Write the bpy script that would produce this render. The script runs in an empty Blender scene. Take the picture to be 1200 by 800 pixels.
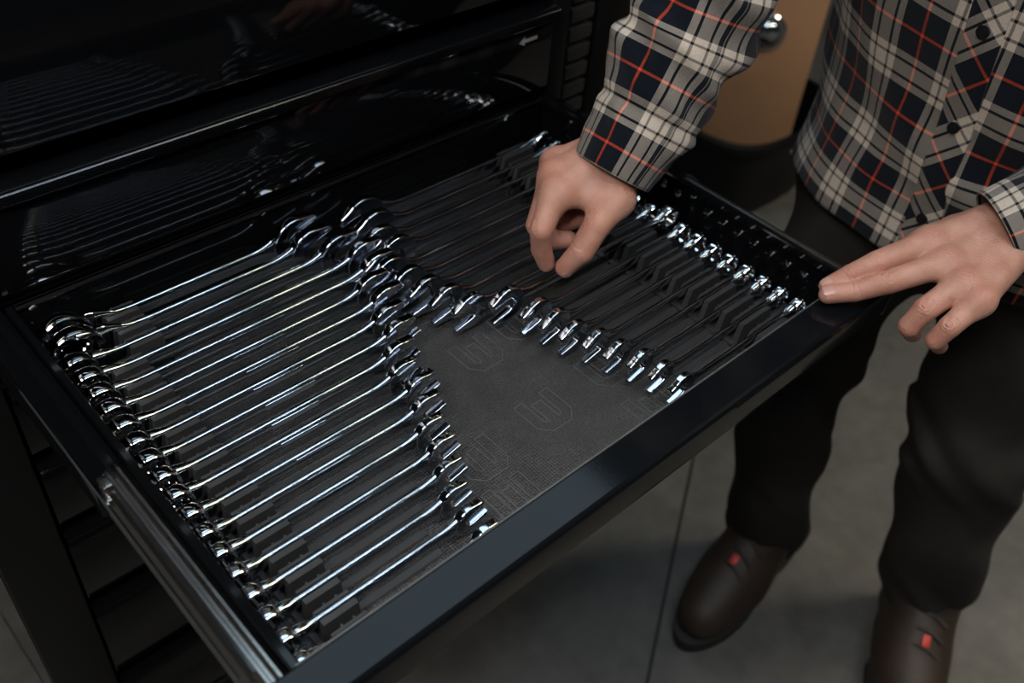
import bpy, bmesh, math, random
import numpy as np
from mathutils import Vector, Matrix, noise

random.seed(7); np.random.seed(7)
scene = bpy.context.scene
COL = scene.collection

# ------------------------------------------------------------------ camera
cam_d = bpy.data.cameras.new('camera'); cam = bpy.data.objects.new('camera', cam_d); COL.objects.link(cam)
scene.camera = cam
RX = Vector((0.73327871, -0.67601848, 0.0728104))
RD = Vector((-0.41872361, -0.53335202, -0.73498719))
RF = Vector((0.53569849, 0.50846303, -0.67416057))
rot = Matrix((RX, -RD, -RF)).transposed()
cam.matrix_world = Matrix.Translation((0, 0, 1.40)) @ rot.to_4x4()
cam_d.sensor_width = 36; cam_d.lens = 36 * 1145 / 1200
cam_d.clip_start = 0.02; cam_d.clip_end = 60
cam_d.dof.use_dof = True; cam_d.dof.focus_distance = 0.80; cam_d.dof.aperture_fstop = 5.0

# ------------------------------------------------------------------ view and world
vs = scene.view_settings
vs.view_transform = 'Standard'; vs.look = 'None'; vs.gamma = 1; vs.use_curve_mapping = False
vs.exposure = 0.0
world = bpy.data.worlds.new('world'); scene.world = world; world.use_nodes = True
bg = world.node_tree.nodes['Background']
bg.inputs[0].default_value = (0.55, 0.72, 1.0, 1); bg.inputs[1].default_value = 0.03

# lamp panels of the workshop; each glows from its own diffuser (built with the setting below)
# (centre, length, width, label, radiance, colour)
LAMPS = [
    ((0.42, -0.35, 2.50), 1.10, 0.17, 'narrow cool white lamp hung over the open drawer', 24.0, (0.80, 0.88, 1.0)),
    ((1.58, -0.35, 2.50), 1.05, 0.17, 'narrow yellowish lamp hung in line with the cool white one', 24.0, (1.0, 0.89, 0.60)),
    ((2.50, -0.65, 2.50), 1.00, 0.30, 'warm white lamp panel hung beyond the person', 26.0, (1.0, 0.90, 0.76)),
    ((-0.95, 0.05, 2.45), 0.9, 0.90, 'square white lamp panel hung out beyond the slide rail', 14.5, (1.0, 0.95, 0.90)),
    ((0.75, 1.15, 2.50), 1.5, 1.10, 'large bluish lamp panel hung above the tool cabinet', 2.3, (0.62, 0.84, 1.0)),
]

# ------------------------------------------------------------------ helpers
MAT = {}
def new_mat(name):
    m = bpy.data.materials.new(name); m.use_nodes = True
    MAT[name] = m
    return m, m.node_tree, m.node_tree.nodes['Principled BSDF']

def simple(name, col, rough=.5, metal=0., coat=0., noise_s=None, noise_a=.2, bump=None, bump_s=300., bump_d=.0005, spec=.5):
    m, nt, b = new_mat(name)
    b.inputs['Base Color'].default_value = (*col, 1); b.inputs['Roughness'].default_value = rough
    b.inputs['Metallic'].default_value = metal; b.inputs['Coat Weight'].default_value = coat
    b.inputs['Specular IOR Level'].default_value = spec
    tc = nt.nodes.new('ShaderNodeTexCoord')
    if noise_s:
        n = nt.nodes.new('ShaderNodeTexNoise'); n.inputs['Scale'].default_value = noise_s; n.inputs['Detail'].default_value = 5
        nt.links.new(tc.outputs['Object'], n.inputs['Vector'])
        mx = nt.nodes.new('ShaderNodeMix'); mx.data_type = 'RGBA'
        mx.inputs['A'].default_value = (*[c * (1 - noise_a) for c in col], 1); mx.inputs['B'].default_value = (*[min(1, c * (1 + noise_a)) for c in col], 1)
        nt.links.new(n.outputs['Fac'], mx.inputs['Factor']); nt.links.new(mx.outputs['Result'], b.inputs['Base Color'])
    if bump:
        n2 = nt.nodes.new('ShaderNodeTexNoise'); n2.inputs['Scale'].default_value = bump_s; n2.inputs['Detail'].default_value = 4
        nt.links.new(tc.outputs['Object'], n2.inputs['Vector'])
        bp = nt.nodes.new('ShaderNodeBump'); bp.inputs['Strength'].default_value = bump; bp.inputs['Distance'].default_value = bump_d
        nt.links.new(n2.outputs['Fac'], bp.inputs['Height']); nt.links.new(bp.outputs['Normal'], b.inputs['Normal'])
    return m

def link(o, parent=None):
    COL.objects.link(o)
    if parent is not None: o.parent = parent
    return o

def tag(o, label=None, cat=None, group=None, kind=None):
    if label: o['label'] = label
    if cat: o['category'] = cat
    if group: o['group'] = group
    if kind: o['kind'] = kind
    return o

def empty(name, loc=(0, 0, 0)):
    o = bpy.data.objects.new(name, None); o.location = loc; o.empty_display_size = .05
    return link(o)

def mesh_obj(name, verts, faces, mat, parent=None, smooth=True, ang=35, uv=None):
    me = bpy.data.meshes.new(name)
    me.from_pydata([tuple(v) for v in verts], [], [tuple(f) for f in faces])
    if uv is not None:
        ul = me.uv_layers.new(name='UVMap')
        idx = np.empty(len(me.loops), dtype=np.int32); me.loops.foreach_get('vertex_index', idx)
        ul.data.foreach_set('uv', np.asarray(uv, dtype=np.float32)[idx].ravel())
    if smooth:
        me.polygons.foreach_set('use_smooth', [True] * len(me.polygons)); me.set_sharp_from_angle(angle=math.radians(ang))
    me.materials.append(MAT[mat]); me.update()
    return link(bpy.data.objects.new(name, me), parent)

def bm_obj(name, bm, mat, parent=None, smooth=True, ang=35):
    me = bpy.data.meshes.new(name); bmesh.ops.recalc_face_normals(bm, faces=bm.faces); bm.to_mesh(me); bm.free()
    if smooth:
        me.polygons.foreach_set('use_smooth', [True] * len(me.polygons)); me.set_sharp_from_angle(angle=math.radians(ang))
    me.materials.append(MAT[mat])
    return link(bpy.data.objects.new(name, me), parent)

def harden(o):
    m = o.modifiers.new('weighted_normals', 'WEIGHTED_NORMAL'); m.keep_sharp = True; m.weight = 100
    return o

def add_box(bm, a, b, bev=0., seg=2):
    r = bmesh.ops.create_cube(bm, size=1)
    vsn = r['verts']
    for v in vsn:
        v.co = Vector([a[i] + (v.co[i] + .5) * (b[i] - a[i]) for i in range(3)])
    if bev > 0:
        es = list({e for v in vsn for e in v.link_edges})
        bmesh.ops.bevel(bm, geom=es, offset=bev, segments=seg, profile=.5, affect='EDGES')

def box(name, a, b, mat, parent=None, bev=0., seg=2):
    bm = bmesh.new(); add_box(bm, a, b, bev, seg)
    return bm_obj(name, bm, mat, parent)

def prism(name, prof, axis, a, b, mat, parent=None, bev=0., ang=35):
    """closed 2D profile swept straight along an axis: axis 'x' -> profile is (y,z); 'y' -> (x,z); 'z' -> (x,y)"""
    bm = bmesh.new()
    def P(p, t): return {'x': (t, p[0], p[1]), 'y': (p[0], t, p[1]), 'z': (p[0], p[1], t)}[axis]
    v0 = [bm.verts.new(P(p, a)) for p in prof]; v1 = [bm.verts.new(P(p, b)) for p in prof]
    n = len(prof)
    for i in range(n): bm.faces.new((v0[i], v0[(i + 1) % n], v1[(i + 1) % n], v1[i]))
    bm.faces.new(v0[::-1]); bm.faces.new(v1)
    if bev: bmesh.ops.bevel(bm, geom=bm.edges[:], offset=bev, segments=2, profile=.5, affect='EDGES')
    return bm_obj(name, bm, mat, parent, ang=ang)

def catmull(pts, n):
    pts = [np.array(p, float) for p in pts]
    P = [2 * pts[0] - pts[1]] + pts + [2 * pts[-1] - pts[-2]]
    m = len(pts) - 1; out = []
    for k in range(n):
        s = k / (n - 1) * m; i = min(int(s), m - 1); t = s - i
        p0, p1, p2, p3 = P[i], P[i + 1], P[i + 2], P[i + 3]
        out.append(.5 * ((2 * p1) + (-p0 + p2) * t + (2 * p0 - 5 * p1 + 4 * p2 - p3) * t * t + (-p0 + 3 * p1 - 3 * p2 + p3) * t ** 3))
    return np.array(out)

def tube_mesh(name, pts, rad, mat, parent=None, n=12, seg=None, ang=60, closed_ends=True):
    """round tube through points"""
    seg = seg or len(pts) * 4
    C = catmull(pts, seg); Rr = np.interp(np.linspace(0, 1, seg), np.linspace(0, 1, len(rad)), rad) if hasattr(rad, '__len__') else np.full(seg, rad)
    vs_, fs = [], []
    up = Vector((0, 0, 1)); pn = None
    for k in range(seg):
        d = Vector(C[min(k + 1, seg - 1)] - C[max(k - 1, 0)]).normalized()
        if pn is None:
            pn = up.cross(d)
            if pn.length < .2: pn = Vector((1, 0, 0)).cross(d)
        pn = (pn - d * pn.dot(d)).normalized(); bn = d.cross(pn)
        for j in range(n):
            a = 2 * math.pi * j / n
            vs_.append(Vector(C[k]) + (pn * math.cos(a) + bn * math.sin(a)) * float(Rr[k]))
    for k in range(seg - 1):
        for j in range(n): fs.append((k * n + j, k * n + (j + 1) % n, (k + 1) * n + (j + 1) % n, (k + 1) * n + j))
    if closed_ends: fs.append(tuple(range(n))[::-1]); fs.append(tuple(range((seg - 1) * n, seg * n)))
    return mesh_obj(name, vs_, fs, mat, parent, ang=ang)

# ---- signed distance fields and surface nets (for the organic shapes)
class Field:
    def __init__(s, lo, hi, h):
        s.lo = np.array(lo, np.float32); s.h = h
        n = np.ceil((np.array(hi) - np.array(lo)) / h).astype(int) + 1
        ax = [s.lo[i] + h * np.arange(n[i], dtype=np.float32) for i in range(3)]
        s.X, s.Y, s.Z = np.meshgrid(*ax, indexing='ij'); s.n = n
    def cone(s, a, b, ra, rb, flat=None):
        a = np.array(a, np.float32); b = np.array(b, np.float32); d = b - a; L2 = float(d @ d) + 1e-12
        px, py, pz = s.X - a[0], s.Y - a[1], s.Z - a[2]
        t = np.clip((px * d[0] + py * d[1] + pz * d[2]) / L2, 0, 1)
        px = px - t * d[0]; py = py - t * d[1]; pz = pz - t * d[2]
        if flat is not None:      # squash along a direction (unit n, factor)
            n, k = flat; q = (px * n[0] + py * n[1] + pz * n[2]) * (k - 1)
            px = px + q * n[0]; py = py + q * n[1]; pz = pz + q * n[2]
        return np.sqrt(px * px + py * py + pz * pz) - (ra + (rb - ra) * t)
    def ell(s, c, r, M=None):
        px, py, pz = s.X - c[0], s.Y - c[1], s.Z - c[2]
        if M is not None:
            px, py, pz = (px * M[0][0] + py * M[0][1] + pz * M[0][2], px * M[1][0] + py * M[1][1] + pz * M[1][2], px * M[2][0] + py * M[2][1] + pz * M[2][2])
        k = np.sqrt((px / r[0]) ** 2 + (py / r[1]) ** 2 + (pz / r[2]) ** 2)
        return (k - 1) * min(r)
def smin(a, b, k):
    h = np.maximum(k - np.abs(a - b), 0) / k
    return np.minimum(a, b) - h * h * k * .25

def surface_nets(F, lo, h):
    nx, ny, nz = F.shape; S = F < 0
    cnt = np.zeros((nx - 1, ny - 1, nz - 1), np.float32); acc = [np.zeros_like(cnt) for _ in range(3)]
    def sl(o): return tuple(slice(o[i], F.shape[i] - 1 + o[i]) for i in range(3))
    corners = [(i, j, k) for i in (0, 1) for j in (0, 1) for k in (0, 1)]
    for c in corners:
        for ax in range(3):
            if c[ax]: continue
            e = list(c); e[ax] = 1
            f0, f1 = F[sl(c)], F[sl(e)]
            m = (S[sl(c)] != S[sl(e)])
            den = np.where(m, f0 - f1, 1); t = np.where(m, f0 / den, 0)
            cnt += m
            for q in range(3): acc[q] += np.where(m, (t if q == ax else c[q]), 0)
    act = cnt > 0; idx = -np.ones(cnt.shape, np.int64); idx[act] = np.arange(act.sum())
    g = np.argwhere(act); cc = cnt[act]
    V = np.stack([(g[:, q] + acc[q][act] / cc) * h + lo[q] for q in range(3)], 1)
    quads = []
    for ax in range(3):
        a, b = [(1, 2), (2, 0), (0, 1)][ax]
        s0 = [slice(None)] * 3; s1 = [slice(None)] * 3; s0[ax] = slice(0, -1); s1[ax] = slice(1, None)
        for q in (a, b): s0[q] = slice(1, -1); s1[q] = slice(1, -1)
        A, B = S[tuple(s0)], S[tuple(s1)]
        for flip, m in ((False, A & ~B), (True, ~A & B)):
            p = np.argwhere(m)
            if not len(p): continue
            p = p.copy(); p[:, a] += 1; p[:, b] += 1
            def at(da, db):
                r = p.copy(); r[:, a] -= da; r[:, b] -= db
                return idx[r[:, 0], r[:, 1], r[:, 2]]
            qd = np.stack([at(1, 1), at(0, 1), at(0, 0), at(1, 0)], 1)
            quads.append(qd[:, ::-1] if flip else qd)
    return V, np.concatenate(quads)

def relax(V, Q, it=2, lam=.5):
    for _ in range(it):
        acc = np.zeros_like(V); c = np.zeros(len(V))
        for i in range(4):
            for j in ((i + 1) % 4, (i + 3) % 4):
                np.add.at(acc, Q[:, i], V[Q[:, j]]); np.add.at(c, Q[:, i], 1)
        V = V + lam * (acc / np.maximum(c, 1)[:, None] - V)
    return V

# ------------------------------------------------------------------ materials
simple('black_gloss', (.0030, .0033, .0040), rough=.06, noise_s=9, noise_a=.2, spec=.30)
simple('lip_gloss', (.0040, .0048, .0060), rough=.09, noise_s=9, noise_a=.2, spec=.22, bump=.04, bump_s=400)
simple('black_satin', (.0055, .0055, .006), rough=.36, noise_s=30, noise_a=.25, spec=.2)
simple('black_plastic', (.020, .020, .021), rough=.42, noise_s=60, noise_a=.25, bump=.15)
simple('rack_plastic', (.028, .028, .029), rough=.45, noise_s=80, noise_a=.3, bump=.2)
simple('chrome', (.56, .60, .66), rough=.085, metal=1.0, noise_s=60, noise_a=.08)
simple('chrome_shiny', (.80, .82, .85), rough=.05, metal=1.0, noise_s=60, noise_a=.05)
simple('slide_steel', (.36, .345, .325), rough=.24, metal=1.0, noise_s=40, noise_a=.3, bump=.1)
simple('dull_steel', (.16, .155, .15), rough=.5, metal=.8, noise_s=60, noise_a=.3)
simple('dark_steel', (.05, .052, .056), rough=.25, metal=.9, noise_s=40, noise_a=.3)
simple('decal', (.30, .27, .24), rough=.5, noise_s=200)
simple('logo_rubber', (.085, .085, .088), rough=.5, noise_s=200, noise_a=.2)
simple('denim', (.022, .020, .0185), rough=.85, noise_s=40, noise_a=.35, bump=.5, bump_s=900, bump_d=.0006, spec=.2)
simple('boot_leather', (.026, .016, .010), rough=.6, noise_s=30, noise_a=.5, bump=.4, bump_s=90, bump_d=.002)
simple('boot_sole', (.015, .013, .012), rough=.7, noise_s=40)
simple('lace', (.030, .024, .018), rough=.8, noise_s=300)
simple('red_tag', (.45, .03, .015), rough=.5, noise_s=80)
simple('tan_board', (.40, .215, .115), rough=.55, noise_s=6, noise_a=.18)
simple('hair', (.03, .02, .014), rough=.6, noise_s=200, noise_a=.5, bump=.8, bump_s=200, bump_d=.004)
simple('button', (.006, .006, .007), rough=.25, noise_s=100)
simple('nail', (.52, .28, .225), rough=.28, noise_s=120, noise_a=.1)
simple('wall_paint', (.030, .034, .040), rough=.85, noise_s=1.5, noise_a=.3)
simple('ceiling_paint', (.10, .13, .17), rough=.9, noise_s=1.2, noise_a=.3)
simple('lamp_white', (.7, .7, .7), rough=.5, noise_s=20, noise_a=.05)
def concrete():
    m, nt, b = new_mat('concrete'); L = nt.links.new
    tc = nt.nodes.new('ShaderNodeTexCoord')
    n1 = nt.nodes.new('ShaderNodeTexNoise'); n1.inputs['Scale'].default_value = 2.2; n1.inputs['Detail'].default_value = 8; n1.inputs['Roughness'].default_value = .62
    n2 = nt.nodes.new('ShaderNodeTexNoise'); n2.inputs['Scale'].default_value = 24; n2.inputs['Detail'].default_value = 6
    L(tc.outputs['Object'], n1.inputs['Vector']); L(tc.outputs['Object'], n2.inputs['Vector'])
    r = nt.nodes.new('ShaderNodeValToRGB'); r.color_ramp.elements[0].position = .3; r.color_ramp.elements[0].color = (.070, .066, .060, 1)
    r.color_ramp.elements[1].position = .75; r.color_ramp.elements[1].color = (.170, .163, .150, 1)
    L(n1.outputs['Fac'], r.inputs['Fac'])
    mx = nt.nodes.new('ShaderNodeMix'); mx.data_type = 'RGBA'; mx.blend_type = 'MULTIPLY'; mx.inputs['Factor'].default_value = .5
    r2 = nt.nodes.new('ShaderNodeValToRGB'); r2.color_ramp.elements[0].position = .35; r2.color_ramp.elements[0].color = (.45, .45, .45, 1); r2.color_ramp.elements[1].position = .7
    L(n2.outputs['Fac'], r2.inputs['Fac']); L(r.outputs['Color'], mx.inputs['A']); L(r2.outputs['Color'], mx.inputs['B']); L(mx.outputs['Result'], b.inputs['Base Color'])
    b.inputs['Roughness'].default_value = .55
    bp = nt.nodes.new('ShaderNodeBump'); bp.inputs['Strength'].default_value = .2; bp.inputs['Distance'].default_value = .003
    L(n2.outputs['Fac'], bp.inputs['Height']); L(bp.outputs['Normal'], b.inputs['Normal'])
concrete()

def knurled():
    m, nt, b = new_mat('mat_rubber'); L = nt.links.new
    tc = nt.nodes.new('ShaderNodeTexCoord'); sp = nt.nodes.new('ShaderNodeSeparateXYZ'); L(tc.outputs['Object'], sp.inputs[0])
    def wave(sock, per):
        mu = nt.nodes.new('ShaderNodeMath'); mu.operation = 'MULTIPLY'; mu.inputs[1].default_value = 2 * math.pi / per; L(sock, mu.inputs[0])
        s = nt.nodes.new('ShaderNodeMath'); s.operation = 'SINE'; L(mu.outputs[0], s.inputs[0]); return s.outputs[0]
    a = wave(sp.outputs['X'], .0026); c = wave(sp.outputs['Y'], .0026)
    mm = nt.nodes.new('ShaderNodeMath'); mm.operation = 'MAXIMUM'; L(a, mm.inputs[0]); L(c, mm.inputs[1])
    n = nt.nodes.new('ShaderNodeTexNoise'); n.inputs['Scale'].default_value = 35; n.inputs['Detail'].default_value = 6; L(tc.outputs['Object'], n.inputs['Vector'])
    mr = nt.nodes.new('ShaderNodeMapRange'); mr.inputs['From Min'].default_value = -1; mr.inputs['To Min'].default_value = .35; mr.inputs['To Max'].default_value = 1.2; L(mm.outputs[0], mr.inputs['Value'])
    r = nt.nodes.new('ShaderNodeValToRGB'); r.color_ramp.elements[0].position = .3; r.color_ramp.elements[0].color = (.024, .024, .025, 1); r.color_ramp.elements[1].position = .75; r.color_ramp.elements[1].color = (.046, .045, .046, 1)
    L(n.outputs['Fac'], r.inputs['Fac'])
    nf = nt.nodes.new('ShaderNodeTexNoise'); nf.inputs['Scale'].default_value = 520; nf.inputs['Detail'].default_value = 3; L(tc.outputs['Object'], nf.inputs['Vector'])
    mf = nt.nodes.new('ShaderNodeMapRange'); mf.inputs['From Min'].default_value = .3; mf.inputs['From Max'].default_value = .7; mf.inputs['To Min'].default_value = .45; mf.inputs['To Max'].default_value = 1.6; L(nf.outputs['Fac'], mf.inputs['Value'])
    mq = nt.nodes.new('ShaderNodeMath'); mq.operation = 'MULTIPLY'; L(mf.outputs['Result'], mq.inputs[0]); L(mr.outputs['Result'], mq.inputs[1])
    vm = nt.nodes.new('ShaderNodeVectorMath'); vm.operation = 'SCALE'; L(r.outputs['Color'], vm.inputs[0]); L(mq.outputs[0], vm.inputs['Scale']); L(vm.outputs[0], b.inputs['Base Color'])
    b.inputs['Roughness'].default_value = .5
    bp = nt.nodes.new('ShaderNodeBump'); bp.inputs['Strength'].default_value = .8; bp.inputs['Distance'].default_value = .0005; L(mm.outputs[0], bp.inputs['Height']); L(bp.outputs['Normal'], b.inputs['Normal'])
knurled()

def plaid(name, per=.080, rot_deg=0., off=(0, 0)):
    m, nt, b = new_mat(name); L = nt.links.new
    tc = nt.nodes.new('ShaderNodeTexCoord'); mp = nt.nodes.new('ShaderNodeMapping')
    mp.inputs['Rotation'].default_value = (0, 0, math.radians(rot_deg)); mp.inputs['Location'].default_value = (off[0], off[1], 0)
    mp.inputs['Scale'].default_value = (1 / per, 1 / per, 1)
    L(tc.outputs['UV'], mp.inputs['Vector']); sp = nt.nodes.new('ShaderNodeSeparateXYZ'); L(mp.outputs[0], sp.inputs[0])
    navy = (.040, .055, .076, 1); cream = (.74, .675, .60, 1); orange = (.86, .24, .12, 1); dark = (.03, .037, .05, 1)
    stops = [(0, orange), (.018, navy), (.30, cream), (.385, dark), (.42, cream), (.58, dark), (.615, cream), (.70, navy), (.982, orange)]
    outs = []
    for ch in ('X', 'Y'):
        fr = nt.nodes.new('ShaderNodeMath'); fr.operation = 'FRACT'; L(sp.outputs[ch], fr.inputs[0])
        r = nt.nodes.new('ShaderNodeValToRGB'); r.color_ramp.interpolation = 'CONSTANT'
        els = r.color_ramp.elements
        els[0].position = 0; els[0].color = stops[0][1]; els[1].position = stops[1][0]; els[1].color = stops[1][1]
        for p, c in stops[2:]:
            e = els.new(p); e.color = c
        L(fr.outputs[0], r.inputs['Fac']); outs.append(r)
    # twill: diagonal ribs decide which thread lies on top
    ad = nt.nodes.new('ShaderNodeMath'); ad.operation = 'ADD'; L(sp.outputs['X'], ad.inputs[0]); L(sp.outputs['Y'], ad.inputs[1])
    mu = nt.nodes.new('ShaderNodeMath'); mu.operation = 'MULTIPLY'; mu.inputs[1].default_value = 2 * math.pi * 62; L(ad.outputs[0], mu.inputs[0])
    si = nt.nodes.new('ShaderNodeMath'); si.operation = 'SINE'; L(mu.outputs[0], si.inputs[0])
    mr = nt.nodes.new('ShaderNodeMapRange'); mr.inputs['From Min'].default_value = -.5; mr.inputs['From Max'].default_value = .5; mr.inputs['To Min'].default_value = .22; mr.inputs['To Max'].default_value = .78; L(si.outputs[0], mr.inputs['Value'])
    mx = nt.nodes.new('ShaderNodeMix'); mx.data_type = 'RGBA'; L(mr.outputs['Result'], mx.inputs['Factor']); L(outs[0].outputs['Color'], mx.inputs['A']); L(outs[1].outputs['Color'], mx.inputs['B'])
    n = nt.nodes.new('ShaderNodeTexNoise'); n.inputs['Scale'].default_value = 30; n.inputs['Detail'].default_value = 6; L(mp.outputs[0], n.inputs['Vector'])
    m2 = nt.nodes.new('ShaderNodeMapRange'); m2.inputs['To Min'].default_value = .72; m2.inputs['To Max'].default_value = 1.2; L(n.outputs['Fac'], m2.inputs['Value'])
    vm = nt.nodes.new('ShaderNodeVectorMath'); vm.operation = 'SCALE'; gm = nt.nodes.new('ShaderNodeGamma'); gm.inputs['Gamma'].default_value = 1.75; L(mx.outputs['Result'], gm.inputs['Color']); L(gm.outputs['Color'], vm.inputs[0]); L(m2.outputs['Result'], vm.inputs['Scale']); L(vm.outputs[0], b.inputs['Base Color'])
    b.inputs['Roughness'].default_value = .9; b.inputs['Specular IOR Level'].default_value = .15
    b.inputs['Sheen Weight'].default_value = .08
    bp = nt.nodes.new('ShaderNodeBump'); bp.inputs['Strength'].default_value = .35; bp.inputs['Distance'].default_value = .0006; L(si.outputs[0], bp.inputs['Height']); L(bp.outputs['Normal'], b.inputs['Normal'])
plaid('plaid'); plaid('plaid_bias', rot_deg=45)

def skin():
    m, nt, b = new_mat('skin'); L = nt.links.new
    tc = nt.nodes.new('ShaderNodeTexCoord'); at = nt.nodes.new('ShaderNodeAttribute'); at.attribute_name = 'ruddy'
    n = nt.nodes.new('ShaderNodeTexNoise'); n.inputs['Scale'].default_value = 55; n.inputs['Detail'].default_value = 6; L(tc.outputs['Object'], n.inputs['Vector'])
    r = nt.nodes.new('ShaderNodeValToRGB'); r.color_ramp.elements[0].position = .32; r.color_ramp.elements[0].color = (.43, .200, .138, 1)
    r.color_ramp.elements[1].position = .70; r.color_ramp.elements[1].color = (.55, .295, .215, 1); L(n.outputs['Fac'], r.inputs['Fac'])
    mx = nt.nodes.new('ShaderNodeMix'); mx.data_type = 'RGBA'; L(at.outputs['Fac'], mx.inputs['Factor']); L(r.outputs['Color'], mx.inputs['A']); mx.inputs['B'].default_value = (.46, .165, .118, 1)
    L(mx.outputs['Result'], b.inputs['Base Color']); b.inputs['Roughness'].default_value = .48
    b.inputs['Subsurface Weight'].default_value = .12; b.inputs['Subsurface Radius'].default_value = (1, .35, .2); b.inputs['Subsurface Scale'].default_value = .004
    v = nt.nodes.new('ShaderNodeTexVoronoi'); v.inputs['Scale'].default_value = 900; L(tc.outputs['Object'], v.inputs['Vector'])
    n3 = nt.nodes.new('ShaderNodeTexNoise'); n3.inputs['Scale'].default_value = 260; n3.inputs['Detail'].default_value = 4; L(tc.outputs['Object'], n3.inputs['Vector'])
    ad = nt.nodes.new('ShaderNodeMath'); ad.operation = 'ADD'; L(v.outputs['Distance'], ad.inputs[0]); L(n3.outputs['Fac'], ad.inputs[1])
    bp = nt.nodes.new('ShaderNodeBump'); bp.inputs['Strength'].default_value = .55; bp.inputs['Distance'].default_value = .0006; L(ad.outputs[0], bp.inputs['Height']); L(bp.outputs['Normal'], b.inputs['Normal'])
skin()

# ------------------------------------------------------------------ the setting
fl = box('floor', (-3, -3, -.12), (5.0, 4.2, -.004), 'boot_sole'); tag(fl, 'pale grey concrete workshop floor with sawn joints', 'floor', kind='structure')
# slabs of concrete with a sawn joint between them: joint runs through these two floor points
ja, jb = Vector((.70, .32)), Vector((1.20, .62))
jd = (jb - ja).normalized(); jn = Vector((-jd.y, jd.x))
def slab(s0, s1, t0, t1):
    g = .003
    c = [(s0 + g, t0 + g), (s1 - g, t0 + g), (s1 - g, t1 - g), (s0 + g, t1 - g)]
    pr = [tuple(ja + jd * s + jn * t) for s, t in c]
    return prism('concrete_slab', pr, 'z', -.012, 0, 'concrete', fl)
for i in range(-2, 3):
    for j in range(-2, 3):
        slab(-.9 + i * 2.2, -.9 + (i + 1) * 2.2, j * 1.6, (j + 1) * 1.6)
H = 2.7
for nm, a, b in (('wall_back', (-3, 4.1, 0), (5, 4.2, H)), ('wall_right', (4.9, -3, 0), (5.0, 4.1, H)), ('wall_left', (-3.1, -3, 0), (-3.0, 4.2, H)), ('wall_front', (-3, -3.1, 0), (5, -3.0, H))):
    tag(box(nm, a, b, 'wall_paint'), 'dark painted workshop wall', 'wall', kind='structure')
tag(box('ceiling', (-3, -3, H), (5, 4.2, H + .1), 'ceiling_paint'), 'bluish grey workshop ceiling', 'ceiling', kind='structure')
for k, (c, ln, w, lab, rad, colr) in enumerate(LAMPS):
    gm_ = simple('lamp_glow_%d' % k, (.8, .8, .8), rough=.4, noise_s=20, noise_a=.02).node_tree.nodes['Principled BSDF']
    gm_.inputs['Emission Color'].default_value = (*colr, 1); gm_.inputs['Emission Strength'].default_value = rad
    e = empty('ceiling_lamp', (c[0], c[1], H)); tag(e, lab, 'lamp', 'ceiling lamp panels')
    box('housing', (-ln / 2 - .03, -w / 2 - .02, -.17), (ln / 2 + .03, w / 2 + .02, -.13), 'lamp_white', e, .006)
    box('diffuser', (-ln / 2, -w / 2, -.185), (ln / 2, w / 2, -.17), 'lamp_glow_%d' % k, e)
    for sg in (-1, 1): tube_mesh('hanger', [(sg * ln * .4, 0, -.13), (sg * ln * .4, 0, 0)], .004, 'dark_steel', e, n=8, seg=2)

# ------------------------------------------------------------------ tool cabinet
Y0 = .692; XL, XR = .050, .770; ZT = 1.55
cab = empty('tool_cabinet', (.41, .95, 0))
tag(cab, 'glossy black steel tool cabinet with wide closed drawers and one drawer pulled open', 'tool cabinet')
OFF = Vector(cab.location)
def cb(name, a, b, mat, bev=0., parent=cab):
    p = parent
    o = box(name, [a[i] - OFF[i] for i in range(3)], [b[i] - OFF[i] for i in range(3)], mat, p, bev)
    return o
def cp(name, prof, a, b, mat, parent=cab, bev=0.):
    return prism(name, [(y - OFF.y, z - OFF.z) for y, z in prof], 'x', a - OFF.x, b - OFF.x, mat, parent, bev)
cb('side_panel', (XL, Y0 + .012, .10), (XL + .02, Y0 + .5, ZT), 'black_gloss')
cb('side_panel', (XR - .02, Y0 + .012, .10), (XR, Y0 + .5, ZT), 'black_gloss')
cb('back_panel', (XL, Y0 + .48, .10), (XR, Y0 + .5, ZT), 'black_satin')
cb('top_panel', (XL - .01, Y0 - .01, ZT), (XR + .01, Y0 + .51, ZT + .03), 'black_gloss', .004)
cb('base_panel', (XL, Y0, .10), (XR, Y0 + .5, .14), 'black_satin', .003)
cb('front_post', (XL, Y0, .10), (.110, Y0 + .03, ZT), 'black_satin', .002)
cb('front_post', (.744, Y0, .10), (XR, Y0 + .03, ZT), 'black_satin', .002)
for x in (XL + .06, XR - .06):
    for y in (Y0 + .06, Y0 + .44):
        bm = bmesh.new(); bmesh.ops.create_cone(bm, cap_ends=True, segments=24, radius1=.045, radius2=.045, depth=.03, matrix=Matrix.Translation((x - OFF.x, y - OFF.y, .046)) @ Matrix.Rotation(math.pi / 2, 4, 'Y'))
        c = bm_obj('caster', bm, 'boot_sole', cab)
        box('caster_fork', (x - OFF.x - .022, y - OFF.y - .02, .085), (x - OFF.x + .022, y - OFF.y + .02, .104), 'dark_steel', c, .002)
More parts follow.
